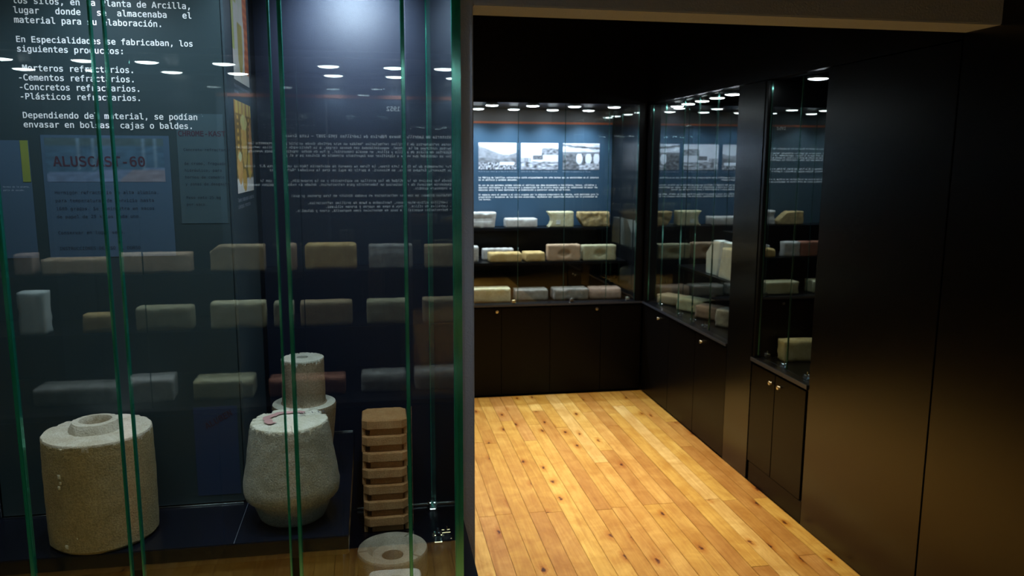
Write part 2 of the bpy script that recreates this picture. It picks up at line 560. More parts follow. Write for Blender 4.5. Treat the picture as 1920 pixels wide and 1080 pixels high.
def ph_products(u, v):
    """refractory nozzles and bricks on a yellow gridded ground, white table below"""
    c = (.62, .42, .08)
    if v > .86: c = (.70, .45, .10) if int(u * 14) % 3 else (.40, .22, .05)
    elif v > .45: c = (.58, .36, .08) if (int(u * 9) % 2 and int(v * 26) % 2) else (.22, .14, .04)
    else: c = (.20, .15, .05)
    if v < .16: c = (.72, .74, .80)
    for cx, cy, rx, ry, cc in ((.5, .55, .16, .27, (.70, .40, .12)), (.52, .78, .19, .09, (.80, .55, .22)), (.2, .28, .16, .18, (.66, .36, .12)), (.22, .40, .10, .05, (.85, .66, .36)),
                               (.78, .30, .12, .16, (.60, .42, .10)), (.45, .14, .13, .13, (.55, .34, .08)), (.9, .5, .09, .3, (.52, .28, .12))):
        if ((u - cx) / rx) ** 2 + ((v - cy) / ry) ** 2 < 1: c = cc
    k = 1.5 + .3 * nz2(u, v, 9)
    return tuple(max(.01, min(.9, q * k)) for q in c)


def ph_bricks(u, v):
    """pale blocks in front of an orange stack, one yellow wedge, white table"""
    c = (.62, .66, .60)
    if u > .72: c = (.66, .20, .06) if int(v * 22) % 2 else (.50, .13, .05)
    if u < .3: c = (.45, .52, .16) if v > .3 else (.70, .72, .76)
    if .12 < u < .42 and .2 < v < .8: c = (.68, .72, .70)
    if ((u - .6) / .16) ** 2 + ((v - .5) / .33) ** 2 < 1: c = (.78, .80, .84)
    if .34 < u < .62 and v < .62 and v > .05 + abs(u - .48) * 1.2: c = (.48, .42, .10)
    if v < .12 and not (.42 < u < .54): c = (.66, .70, .80)
    k = 1.35 + .2 * nz2(u, v, 8, 2)
    return tuple(max(.01, min(.9, q * k)) for q in c)


# ------------------------------------------------------------------ the room
T = 'structure'
tag(box('floor', (-2.0, 2.3, -1.2, 5.6, -.06, -.0145), SUB, bevel=0), kind=T)
floor = bpy.data.objects['floor']
PW = .0735


def plank(x0, x1, y0, y1, lift):
    g = .0007
    o = box('plank', (x0 + g, x1 - g, y0 + g, y1 - g, -.0140, lift), PINE, floor, bevel=.0009)
    return o


r = 0; x = 1.742
while x > -1.62:
    x0 = x - PW
    ymax = 4.90 if x0 > .20 else 2.02
    if x0 < .2 and x > .1: ymax = 4.90
    ymax2 = 4.90 if x0 > -.12 else 2.02
    y = -.34
    cuts = []
    yy = y + random.uniform(.3, 1.4)
    while yy < ymax2 - .25:
        cuts.append(yy); yy += random.uniform(.7, 1.5)
    if ymax2 > 3:
        cuts = [c for c in cuts if abs(c - 3.17) > .45] + ([3.17 + random.choice((-.012, 0, .012, .004))] if r % 7 not in (1, 4, 5) else [])
        cuts.sort()
    pts = [y] + cuts + [ymax2]
    for a, b in zip(pts, pts[1:]): plank(x0, x, a, b, random.uniform(-.0007, 0))
    x = x0; r += 1

tag(box('ceiling', (-2.0, 2.3, -1.2, 5.6, 2.56, 2.62), CEIL, bevel=0), kind=T)
tag(box('wall_back', (-.35, 2.3, 5.56, 5.62, 0, 2.56), BLACKWALL, bevel=0), kind=T)
tag(box('trim_1', (-.35, 1.742, 4.92, 5.00, 1.885, 2.56), BLACKWALL, bevel=0), kind=T)          # bulkhead over the end showcase
tag(box('wall_left', (-2.0, .258, 2.03, 2.17, 0, 2.56), PLASTER, bevel=.003), kind=T)            # plastered pier and wall
tag(box('wall_inner', (-.30, -.20, 2.17, 5.56, 0, 2.56), BLACKWALL, bevel=0), kind=T)
tag(box('trim_2', (.258, 1.82, 2.03, 2.17, 1.883, 2.56), PLASTER, bevel=.003), kind=T)           # lintel over the opening
tag(box('wall_behind', (-2.0, 2.3, -1.2, -1.0, 0, 2.56), BLACKWALL, bevel=0), kind=T)
tag(box('wall_far_left', (-2.0, -1.94, -1.0, 2.03, 0, 2.56), BLACKWALL, bevel=0), kind=T)
wr = tag(box('wall_right', (2.24, 2.30, -1.0, 5.56, 0, 2.56), BLACKWALL, bevel=0), kind=T)
for nm, d in (('panel', (1.742, 1.79, 2.179, 2.884, 0, 1.862)), ('panel', (1.742, 1.79, -1.0, 2.173, 0, 2.555)), ('panel', (1.742, 1.79, 3.384, 3.646, 0, 1.862)),
              ('panel', (1.742, 1.79, 2.176, 4.918, 1.866, 2.555))):
    box(nm, d, BLACKWALL, wr, bevel=.0015)

# ------------------------------------------------------------------ showcases


def knob(parent, p, ax):
    """small turned cabinet knob, axis along ax ('x' towards -x, 'y' towards -y)"""
    me = lathe('knob', sub([(.0001, 0), (.0055, 0), (.0055, .004), (.004, .008), (.008, .013), (.0095, .018), (.008, .022), (.0001, .0235)], .004), 24, 0, mats=[STEEL])
    o = link('knob', me, None, parent)
    o.scale = (1.05, 1.05, .55)
    loc_in(o, parent, p)
    o.rotation_euler = (PI / 2, 0, 0) if ax == 'y' else (0, -PI / 2, 0)
    if ax == 'Y': o.rotation_euler = (-PI / 2, 0, 0)
    return o


def clip(parent, p, rz=0):
    """patch fitting: two square jaws, a pin and screw heads, sitting where two panes meet the base"""
    bm = bmesh.new()
    bm_box(bm, -.011, .011, -.010, -.005, 0, .020); bm_box(bm, -.011, .011, .005, .010, 0, .020)
    bm_box(bm, -.014, .014, -.010, .010, 0, .004)
    bmesh.ops.bevel(bm, geom=list(bm.edges), offset=.0012, segments=1, affect='EDGES')
    for sx in (-.006, .006):
        for sy in (-1, 1):
            bmesh.ops.create_cone(bm, cap_ends=True, segments=10, radius1=.0036, radius2=.0028, depth=.004,
                                  matrix=Matrix.Translation((sx, sy * .012, .013)) @ Matrix.Rotation(PI / 2 * sy, 4, 'X'))
    bmesh.ops.create_cone(bm, cap_ends=True, segments=10, radius1=.003, radius2=.003, depth=.012, matrix=Matrix.Translation((0, 0, .026)))
    o = link('glass_clip', fin(bm, 'glass_clip'), CHROME, parent); loc_in(o, parent, p); o.rotation_euler.z = rz
    return o


def pane(parent, a, b, z0, z1, t=.008, edges='ab', ew=.009, edge_m=None):
    """glass sheet from plan point a to b with polished green edges as sub-parts"""
    ax, ay = a; bx, by = b
    L = math.hypot(bx - ax, by - ay); ang = math.atan2(by - ay, bx - ax)
    bm = bmesh.new(); bm_box(bm, 0, L, -t / 2, t / 2, 0, z1 - z0)
    o = link('glass_pane', fin(bm, 'glass_pane'), GLASS, parent); loc_in(o, parent, (ax, ay, z0)); o.rotation_euler.z = ang
    for s in edges:
        bm = bmesh.new()
        x0 = -.0005 if s == 'a' else L - ew + .0005
        bm_box(bm, x0, x0 + ew, -t / 2 - .0012, t / 2 + .0012, 0, z1 - z0)
        e = link('pane_edge', fin(bm, 'pane_edge', min(.0012, ew * .3)), edge_m or EDGE, o); e.location = (0, 0, 0)
    return o


def puck(p, label, group, power=1.0, lamp=True, tilt=0):
    """surface-mounted LED puck: rim and glowing lens, light below"""
    e = empty('puck_light', p, label, 'light', group)
    me = lathe('lamp_rim', [(.0001, .012), (.040, .012), (.044, .009), (.044, 0), (.041, -.001), (.0405, .002), (.0001, .002)], 32, 0, mats=[RIM])
    link('lamp_rim', me, None, e)
    me = lathe('lens', [(.0001, -.0055), (.020, -.0048), (.034, -.0025), (.0400, .0012)], 32, 0, mats=[LENS])
    for q in me.polygons: q.flip()
    link('lens', me, None, e)
    if lamp:
        l = bpy.data.lights.new('lamp_glow', 'SPOT'); l.energy = PUCK_W * power; l.color = COOL
        l.spot_size = math.radians(128); l.spot_blend = .75; l.shadow_soft_size = .024
        o = bpy.data.objects.new('lamp_glow', l); COL.objects.link(o); o.parent = e; o.location = (0, 0, -.012)
        if tilt: o.rotation_euler.x = math.radians(tilt); l.spot_size = math.radians(112)
    return e


ORD = ['first', 'second', 'third', 'fourth', 'fifth', 'sixth', 'seventh', 'eighth', 'ninth', 'tenth']
ZG0, ZG1 = .612, 1.858      # glass bottom and top

# ---- the showcase across the end of the room
end = empty('display_case', (.78, 4.92, 0), 'long black showcase across the far end of the room, three tiers of bricks', 'showcase')
box('base_cabinet', (-.20, 1.735, 4.945, 5.54, 0, .585), BLACK, end)
for a, b, kx in ((.10, .435, .40), (.438, .80, .772), (.803, 1.12, None), (1.123, 1.46, 1.431), (1.463, 1.735, None), (-.195, .097, None)):
    d = box('door', (a, b, 4.925, 4.944, .004, .578), BLACKDOOR, end)
    if kx: knob(d, (kx, 4.925, .556), 'y')
box('ledge', (-.20, 1.735, 4.918, 5.54, .586, .602), BLACK, end)
box('back_panel', (-.20, 1.735, 5.505, 5.54, .603, 1.95), BLACK, end)
box('side_panel', (1.690, 1.738, 4.93, 5.504, .603, 1.95), BLACK, end)
box('side_panel', (-.20, -.17, 4.93, 5.504, .603, 1.95), BLACK, end)
box('top_board', (-.169, 1.689, 4.92, 5.504, 1.862, 1.884), BLACK, end)
box('shelf', (-.169, 1.64, 5.345, 5.504, 1.035, 1.053), BLACK, end)
box('shelf', (-.169, 1.68, 5.085, 5.504, .830, .848), BLACK, end)
xs = [-.168, .29, .600, .909, 1.209, 1.494, 1.688]
for a, b in zip(xs, xs[1:]): pane(end, (a + .001, 4.934), (b - .001, 4.934), ZG0, ZG1, .006, 'b', .0025, EDGE2)
for cx in (.885, 1.27, 1.648, .50): clip(end, (cx, 4.955, .603))

# ---- the showcase along the right wall, corner side
mid = empty('display_case', (1.742, 4.28, 0), 'black showcase in the right wall next to the far corner, two leaning white blocks inside', 'showcase')
box('base_cabinet', (1.765, 2.23, 3.650, 4.915, 0, .585), BLACK, mid)
for a, b, ky in ((4.44, 4.912, 4.616), (4.05, 4.437, None), (3.652, 4.047, 3.961)):
    d = box('door', (1.744, 1.764, a, b, .004, .578), BLACKDOOR, mid)
    if ky: knob(d, (1.744, ky, .542), 'x')
box('ledge', (1.738, 2.23, 3.650, 4.915, .586, .602), BLACK, mid)
box('back_panel', (2.19, 2.23, 3.650, 4.915, .603, 1.861), BLACK, mid)
box('corner_post', (1.741, 1.79, 4.878, 4.915, .603, 1.861), BLACK, mid)
box('side_panel', (1.791, 2.189, 4.89, 4.915, .603, 1.861), BLACK, mid)
box('side_panel', (1.791, 2.189, 3.650, 3.668, .603, 1.861), BLACK, mid)
box('top_board', (1.791, 2.189, 3.669, 4.889, 1.862, 1.884), BLACK, mid)
box('shelf', (1.85, 2.189, 3.669, 4.62, .862, .878), BLACK, mid)
box('shelf', (1.90, 2.189, 3.669, 4.10, 1.115, 1.130), BLACK, mid)
ys = [3.672, 3.916, 4.152, 4.36, 4.65, 4.876]
for a, b in zip(ys, ys[1:]): pane(mid, (1.762, b - .001), (1.762, a + .001), ZG0, ZG1, .006, 'a', .004, EDGE2)
for cy in (4.72, 4.38, 4.19, 4.03): clip(mid, (1.785, cy, .603), PI / 2)

# ---- the narrow showcase in the right wall, nearer
nar = empty('display_case', (1.742, 3.13, 0), 'narrow black showcase in the right wall with one cream block, two knobbed doors below', 'showcase')
box('base_cabinet', (1.765, 2.23, 2.888, 3.381, 0, .580), BLACK, nar)
for a, b, ky in ((3.160, 3.379, 3.192), (2.905, 3.155, 3.116)):
    d = box('door', (1.744, 1.764, a, b, .0966, .570), BLACKDOOR, nar)
    knob(d, (1.744, ky, .527), 'x')
box('plinth_board', (1.744, 1.764, 2.888, 3.362, 0, .096), BLACKDOOR, nar)
box('ledge', (1.738, 2.23, 2.888, 3.381, .581, .602), BLACK, nar)
box('back_panel', (2.19, 2.23, 2.888, 3.381, .603, 1.861), BLACK, nar)
box('side_panel', (1.745, 2.189, 3.360, 3.381, .603, 1.861), BLACK, nar)
box('side_panel', (1.791, 2.189, 2.888, 2.905, .603, 1.861), BLACK, nar)
box('top_board', (1.791, 2.189, 2.906, 3.359, 1.862, 1.884), BLACK, nar)
ys = [2.906, 3.10, 3.358]
for a, b in zip(ys, ys[1:]): pane(nar, (1.762, b - .001), (1.762, a + .001), ZG0, ZG1, .006, 'a', .004, EDGE2)
for cy in (3.16, 2.97): clip(nar, (1.785, cy, .603), PI / 2)
clip(nar, (1.80, 3.345, .603), 0)

# ---- the large showcase in the left foreground
YG = 1.33
fg = empty('display_case', (-.6, YG, 0), 'large glass showcase in the left foreground holding cylindrical clay pieces', 'showcase')
box('base_cabinet', (-1.5, .15, YG + .02, 1.995, 0, .585), BLACK, fg)
for a, b in ((-1.49, -1.12), (-1.117, -.70), (-.697, -.28), (-.277, .15)): box('door', (a, b, YG, YG + .018, .05, .58), BLACKDOOR, fg)
box('base_board', (-1.5, .212, YG - .01, 1.999, .586, .600), SLAB, fg)
box('back_panel', (-1.5, .212, 2.002, 2.026, .602, 2.02), BACKP, fg, bevel=.001)
box('pier_box', (-.705, -.262, 1.566, 1.999, .832, 1.918), BLACK, fg)
s_ = box('raised_shelf', (-1.49, -.056, 1.382, 1.958, .794, .830), SLAB, fg, bevel=.0015)
box('shelf_support', (-1.49, -.070, 1.45, 1.94, .601, .793), BLACK, fg)
box('shelf_seam', (-.2555, -.2545, 1.384, 1.556, .8301, .8304), plain('joint filler', (.10, .12, .16), .4), fg, bevel=0)
box('top_board', (-1.5, .165, YG - .01, 1.999, 1.921, 1.950), BLACK, fg)
jx = [-1.49, -.98, -.556, -.400, -.144, .058, .140]
gap = {-.400: .0085, -.144: .0065}
for i, (a, b) in enumerate(zip(jx, jx[1:])):
    pane(fg, (a + gap.get(a, .001), YG), (b - gap.get(b, .001), YG), .602, 1.918, .010, 'b' + ('a' if a in gap else ''), .0032 if b in gap else .0062)
pane(fg, (.143, YG + .007), (.143, 1.996), .602, 1.918, .010, 'ab', .008)
pane(fg, (-1.495, YG + .007), (-1.495, 1.996), .602, 1.918, .010, 'ab', .008)
clip(fg, (.140, 1.975, .6015), PI / 2); clip(fg, (.138, 1.79, .6015), PI / 2); clip(fg, (.158, 1.80, .6015), 0)
box('light_bead', (-.056, .14, 1.996, 1.999, .603, .607), CHROME, fg, bevel=.0005)

# ---- the showcase behind the visitor, seen mirrored in the front panes
opp = empty('display_case', (-.4, -.30, 0), 'long black showcase opposite, seen only mirrored in the front glass panes', 'showcase')
box('base_cabinet', (-1.90, 1.2, -.98, -.33, 0, .582), BLACK, opp)
for i in range(7): box('door', (-1.895 + i * .44, -1.46 + i * .44, -.329, -.311, .05, .578), BLACKDOOR, opp)
box('ledge', (-1.90, 1.2, -.98, -.305, .584, .600), BLACK, opp)
box('back_panel', (-1.90, 1.2, -.98, -.846, .602, 1.95), BLACK, opp)
box('top_board', (-1.90, 1.2, -.845, -.31, 1.862, 1.884), BLACK, opp)
box('shelf', (-1.90, 1.18, -.845, -.675, 1.035, 1.053), BLACK, opp)
box('shelf', (-1.90, 1.18, -.845, -.525, .830, .848), BLACK, opp)
box('header', (-1.90, 1.2, -.98, -.305, 1.885, 2.56), BLACKWALL, opp)
xs = [-1.89, -1.35, -.80, -.25, .30, .75, 1.19]
for a, b in zip(xs, xs[1:]): pane(opp, (b - .001, -.318), (a + .001, -.318), ZG0, ZG1, .006, 'a', .003, EDGE2)

TRIM = plain('blue grey edge trim', (.045, .052, .075), .28)
box('edge_trim', (-.20, 1.735, 4.915, 4.9178, .588, .6015), TRIM, end, bevel=.0006)
box('edge_trim', (1.7345, 1.7378, 3.650, 4.915, .588, .6015), TRIM, mid, bevel=.0006)
box('edge_trim', (1.7345, 1.7378, 2.888, 3.381, .584, .6015), TRIM, nar, bevel=.0006)
box('highlight_strip', (-.700, -.264, 1.5565, 1.5590, .8305, .8330), CHROME, fg, bevel=.0005)  # chrome strips added to draw the highlights along shelf and panel edges
box('highlight_strip', (-.7045, -.7020, 1.5570, 1.5590, .8335, 1.16), CHROME, fg, bevel=.0005)
box('highlight_strip', (-.16, -.060, 1.953, 1.956, .8305, .8330), CHROME, fg, bevel=.0005)

# ------------------------------------------------------------------ puck lights
for i, x in enumerate((.10, .36, .60, .84, 1.10, 1.37, 1.63)):
    puck((x - .09, 4.995, 1.848), 'front-row puck light in the far showcase, %s from the left' % ORD[i], 'front row of far lights', 2.4)
for i, x in enumerate((.10, .40, .71, .952, 1.218, 1.468)):
    puck((x, 5.35, 1.848), 'rear-row puck light in the far showcase, %s from the left' % ORD[i], 'rear row of far lights', 7.0)
for i, (x, y) in enumerate(((1.90, 4.83), (1.885, 4.62), (1.875, 4.39), (1.862, 4.16), (1.845, 3.93), (1.84, 3.73))):
    puck((x, y, 1.848), 'puck light in the corner showcase of the right wall, %s from the corner' % ORD[i], 'corner showcase lights', 2.3)
puck((1.845, 3.13, 1.848), 'single puck light in the narrow showcase of the right wall', 'narrow showcase light', 1.0)
for i, (x, y, p) in enumerate(((-.035, 1.84, 8.), (-.20, 1.46, 1.9), (-.46, 1.41, 2.6), (.05, 1.41, 3.0), (-.85, 1.46, 1.4))):
    puck((x, y, 1.907), 'puck light above the left foreground showcase, %s' % ('against the back panel', 'above the double cone', 'above the big cylinder', 'above the brick tower', 'at its left end')[i], 'foreground showcase lights', p, tilt=66 if i == 0 else 0)
for i, x in enumerate((-1.31, -1.05, -.77, -.518, -.143, .109, .36)):
    puck((x, -.785, 1.848), 'mirrored rear-row puck light of the opposite showcase, %s from the left' % ORD[i], 'opposite rear lights', 3.4)
for i, x in enumerate((-1.26, -.99, -.78, -.517, -.146, .095, .285)):
    puck((x, -.46, 1.848), 'mirrored front-row puck light of the opposite showcase, %s from the left' % ORD[i], 'opposite front lights', 3.9)

# ------------------------------------------------------------------ printed panels
# text pier in the foreground
ip = empty('info_panel', (-.48, 1.562, .84), 'dark slate panel of white Spanish text in the left foreground showcase', 'sign')
box('panel_board', (-.700, -.262, 1.560, 1.5655, .834, 1.916), DKGREEN, ip, bevel=.0006)
A = .00985; LS = .0186; LB = .026
lines = ['los silos, en la Planta de Arcilla,', 'lugar   donde   se  almacenaba   el', 'material para su elaboración.', '', 'En Especialidades se fabricaban, los', 'siguientes productos:', '',
         '-Morteros refractarios.', '-Cementos refractarios.', '-Concretos refractarios.', '-Plásticos refractarios.', '', 'Dependiendo del material, se podían', 'envasar en bolsas, cajas o baldes.']
items = []
for i, s in enumerate(lines):
    if s: items.append((s, -.002 if not s.startswith('-') else -.004, -i * .0162, .00815 if i in (4,) else .00840))
lettering('lettering', ip, items, (-.6015, 1.5593, 1.7685), (1, 0, 0), (0, 0, 1), WHITE, bold=.012, res=3)

# side board with two photographs
sp = empty('photo_panel', (-.258, 1.72, .84), 'narrow slate board with two colour photographs, on the side of the text panel', 'sign')
box('panel_board', (-.2615, -.257, 1.566, 1.885, .834, 1.916), SLATE, sp, bevel=.0006)
print_grid('photograph', sp, (-.2562, 1.628, 1.4370), (0, 1, 0), (0, 0, 1), .216, .181, ph_products, 48, 48, 'colour photograph of ochre clay nozzles on a yellow ground')
print_grid('photograph', sp, (-.2562, 1.648, 1.6575), (0, 1, 0), (0, 0, 1), .200, .187, ph_bricks, 44, 44, 'colour photograph of white blocks before an orange stack')
lettering('caption', sp, [('Piezas refractarias para revestimiento', 0, 0, .0053), ('de hornos.', 0, -.0115, .0053)], (-.2562, 1.646, 1.6435), (0, 1, 0), (0, 0, 1), DIMW, res=1)
lettering('caption', sp, [('Tapones y buzas para la industria', 0, 0, .0064), ('siderúrgica, refractarios', 0, -.013, .0064)], (-.2562, 1.624, 1.4205), (0, 1, 0), (0, 0, 1), DIMW, res=1)

# reflections of product sheets, painted as flat prints on the text panel


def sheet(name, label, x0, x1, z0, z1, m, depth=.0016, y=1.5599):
    e = empty(name, ((x0 + x1) / 2, y, z0), label, 'painted reflection')
    box('reflected_sheet_face', (x0, x1, y - .0003, y, z0, z1), m, e, bevel=0)
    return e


def ph_dim(u, v):  # dim picture, painted as part of a sheet's reflection
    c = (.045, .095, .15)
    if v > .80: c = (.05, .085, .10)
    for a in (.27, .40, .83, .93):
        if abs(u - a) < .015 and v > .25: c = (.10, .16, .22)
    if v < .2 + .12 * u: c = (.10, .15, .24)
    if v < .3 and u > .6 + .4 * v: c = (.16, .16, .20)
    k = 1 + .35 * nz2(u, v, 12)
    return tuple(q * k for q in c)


s1 = sheet('reflected_sheet', 'painted reflection of a blue product sheet with a photograph and red lettering under the white text', -.578, -.362, 1.325, 1.545, REFLSHEET)
print_grid('photograph', s1, (-.572, 1.5594, 1.462), (1, 0, 0), (0, 0, 1), .20, .078, ph_dim, 40, 20)  # picture within the painted sheet reflection
lettering('title', s1, [('ALUSCAST-60', 0, 0, .0142)], (-.560, 1.5592, 1.490), (1, .0, .0), (-.05, 0, 1), DARKRED, bold=.014)
fill = ['Hormigón refractario de alta alúmina,', 'para temperaturas de servicio hasta', '1600 grados. Se suministra en sacos', 'de papel de 25 kilos cada uno.', '', 'Conservar en lugar seco.', '', 'INSTRUCCIONES DE USO AL DORSO']
lettering('lettering', s1, [(s, .01, -i * .0145, .0048) for i, s in enumerate(fill) if s], (-.572, 1.5594, 1.440), (1, 0, .0), (0, 0, 1), DARKREFL, res=1)
s2 = sheet('reflected_sheet', 'painted reflection of a slate product sheet headed in dark red capitals beside the two photographs', -.348, -.266, 1.385, 1.585, REFLSHEET3)
lettering('title', s2, [('CHROME-KAST', -.006, 0, .0076)], (-.340, 1.5594, 1.545), (1, 0, 0), (0, 0, 1), DARKRED, bold=.014)
lettering('lettering', s2, [(s, 0, -i * .0125, .0041) for i, s in enumerate(['Concreto refractario', '', 'de cromo, fraguado', 'hidráulico, para', 'hornos de cemento', 'y zonas de desgaste.', '', 'Peso neto 25 kg', 'por saco.'])],
          (-.338, 1.5594, 1.518), (1, 0, 0), (0, 0, 1), DARKREFL, res=1)
s3 = sheet('reflected_sheet', 'painted reflection of a deep blue sheet with a slanting red mark, low on the text panel above the shelf', -.349, -.268, .850, 1.030, REFLSHEET2)
lettering('title', s3, [('ALUBEN', 0, 0, .0095)], (-.326, 1.5594, .985), (1, 0, .55), (-.4, 0, 1), DARKRED, bold=.014)
s4 = sheet('reflected_sheet', 'painted reflection of a narrow blue sheet with a yellow upright stripe at the left edge of the text panel', -.650, -.598, 1.325, 1.535, REFLSHEET)
box('stripe', (-.612, -.599, 1.5592, 1.5595, 1.462, 1.535), YELLOW, s4, bevel=0)  # yellow streak of the reflection, put in as a coloured strip
lettering('lettering', s4, [('Hornos de la planta,', 0, 0, .0022), ('patio de secado.', 0, -.006, .0022)], (-.646, 1.5594, 1.452), (1, 0, 0), (0, 0, 1), DIMW, res=1)

# far panel
fp_ = empty('info_panel', (1.2, 5.50, 1.06), 'blue panel with three black-and-white photographs in the far showcase', 'sign')
box('panel_board', (.69, 1.686, 5.4975, 5.5035, 1.056, 1.860), NAVY, fp_, bevel=0)
box('top_band', (.69, 1.686, 5.4950, 5.4954, 1.777, 1.860), plain('grey textured band', (.085, .085, .095), .6, bump=.4, scale=600), fp_, bevel=0)
box('stripe', (.69, 1.686, 5.4955, 5.4970, 1.762, 1.776), ORANGE, fp_, bevel=0)
for (x0, fn, lb) in ((.732, ph_valley, 'grey photograph of a valley with hills'), (1.029, ph_works, 'grey photograph of factory buildings'), (1.328, ph_hall, 'grey photograph of an arcaded hall')):
    print_grid('photograph', fp_, (x0, 5.4955, 1.449), (1, 0, 0), (0, 0, 1), .266, .183, fn, 64, 44, lb)
lettering('caption', fp_, [('Vista de Lota. Vista de la fábrica de ladrillos.', 0, 0, .0057), ('Vista de la fábrica y la estación de Lota.', .297, 0, .0063), ('Panorámica de galpones de la fábrica.', .596, 0, .0056)], (.732, 5.4957, 1.432), (1, 0, 0), (0, 0, 1), DIMW, res=1)
far_txt = [(0, 'La fábrica de ladrillos refractarios contó originalmente con ocho hornos que se encontraban en el interior'), (1, 'de un edificio y estaban adosados.'),
           (3, 'En uno de sus extremos estaba situado el edificio que daba movimiento a los tijeros, tornos, cilindros y'),
           (4, 'aparatos destinados a la trituración y preparación de la arcilla hasta quedar en condiciones de pasar las'),
           (5, 'máquinas para la masa destinada a la elaboración y posterior carga de los hornos.'),
           (7, 'El espacio para el secado y el sitio ocupado por la máquina elaboradora de cañería, está destinado para la'),
           (8, 'preparación y secadores de los objetos elaborados, dejándose así compartido respecto con la proximidad de'), (9, 'los hornos.')]
lettering('lettering', fp_, [(s, 0, -k * .0163 - (.004 if k > 2 else 0), .00812) for k, s in far_txt], (.732, 5.4957, 1.389), (1, 0, 0), (0, 0, 1), WHITE, bold=.02, res=1)

# its neighbour, hidden by the pier but mirrored in the narrow showcase
hist = ['Historia de Ladrillos Nueva Fábrica de Ladrillos 1952-2007 – Lota Green', '',
        'Antes refractarios de ladrillos refractarios "moldes en este período donde existió permanentemente los',
        'hornos continuos en la Coronel, especialidades con nuevas cargas, a la fabricación de ladrillos refractarios,',
        'Escorias de sílice de arcilla y sílice, en escala industrial, y fue de mucho prestigio en toda América',
        'por su capacidad que venía a significar una importante economía de divisas para el país.', '', '',
        'Por intermedio de la firma Lota Green, la firma se comenzó de asistencia técnica con la firma A.P. Green',
        'de Missouri, Estados Unidos, en Missouri. A partir de aquí se crea la sociedad "Refractarios', '', '',
        'Desde los inicios de la calidad de las arcillas en explotación y en la producción, se suma con la',
        'industria nacional de refractarios un laboratorio para refractarios, dotado de todos los equipos necesarios,',
        'e ingeniero químico.', '', 'Materias primas: se compran refractarios en puedes dividir en tres grandes grupos:', '',
        '- Ladrillos silico-aluminosos, fabricados a base de arcillas refractarias.',
        '- Ladrillos de sílice, hechos a base de cuarzo y arenas silíceas.',
        '- Refractarios especiales a base de materiales como magnesita, cromo y dolomita.']


def hist_panel(e, x_start, y, rgt, dx):
    its = [('1952', dx, .113, .0148)]
    v = 0
    for i, s in enumerate(hist):
        if s: its.append((s, 0, v, .0098 if i == 0 else .0083))
        v -= .0165 if s else .0140
    lettering('lettering', e, its, (x_start, y, 1.600), rgt, (0, 0, 1), WHITE, bold=.02, res=1)


hp = empty('info_panel', (.25, 5.50, 1.06), 'blue text panel headed 1952, mirrored in the narrow showcase of the right wall', 'sign')
box('panel_board', (-.165, .684, 5.4975, 5.5035, 1.056, 1.860), SLATE, hp, bevel=0)
box('stripe', (-.165, .684, 5.4955, 5.4970, 1.762, 1.776), ORANGE, hp, bevel=0)
lettering('lettering', hp, [('1952', .345, .142, .0185)] + [(s[:62], 0, -(i * .0165 if i < 6 else .09 + (i - 5) * .019), .0085) for i, s in enumerate(hist) if s and i < 14], (.165, 5.4957, 1.600), (1, 0, 0), (0, 0, 1), WHITE, bold=.02, res=1)

op = empty('info_panel', (-.30, -.845, 1.06), 'dark blue text panel headed 1952, mirrored in the left foreground glass', 'sign')
box('panel_board', (-.62, 1.18, -.8450, -.8420, 1.056, 1.860), plain('dark blue printed panel', (.020, .030, .045), .5), op, bevel=0)
box('stripe', (-.62, 1.18, -.8415, -.8405, 1.762, 1.776), plain('dull orange print', (.14, .045, .025), .6), op, bevel=0)
hist_panel(op, .345, -.8408, (-1, 0, 0), .215)

# ------------------------------------------------------------------ big clay pieces in the foreground
e = empty('clay_cylinder', (-.491, 1.466, .8305), 'large tan clay cylinder with a raised collar and hole on its pale top', 'refractory piece')
pr = sub([(.0001, 0), (.084, 0), (.0895, .006), (.0905, .10), (.0897, .170)], .008) + sub([(.0897, .172), (.0894, .1945), (.0880, .1965)], .002) + sub([(.082, .1968), (.046, .197), (.0001, .197)], .008)
nS = next(i for i, (r, z) in enumerate(pr) if z > .1955)
me = lathe('body', pr, 150, .0009, 3, [C_BIG, C_TOP], lambda i: 1 if i >= nS else 0, jag=.1945, chip=.003, chipz=.1945)
link('body', me, None, e)
me = lathe('collar', sub([(.0445, .1955), (.041, .205), (.037, .2125), (.0265, .2135), (.0240, .207), (.0235, .1985), (.0001, .1982)], .003), 72, .0016, 9, [C_TOP, B_TAN], lambda i: 0 if i < 12 else 1)
link('collar', me, None, e, (-.004, .004, 0))
for k, (a, z, sc) in enumerate(((-2.02, .138, 1), (-2.0, .128, .7), (-2.04, .119, .8), (-1.75, .03, .7), (-1.98, .012, 1))):
    me = brick_mesh('mark', .006 * sc, .002, .008 * sc, k, .0008, .0004, None, .002)
    o = link('chalk_mark', me, C_JUGT, e, (math.cos(a) * .0905, math.sin(a) * .0905, z)); o.rotation_euler.z = a + PI / 2

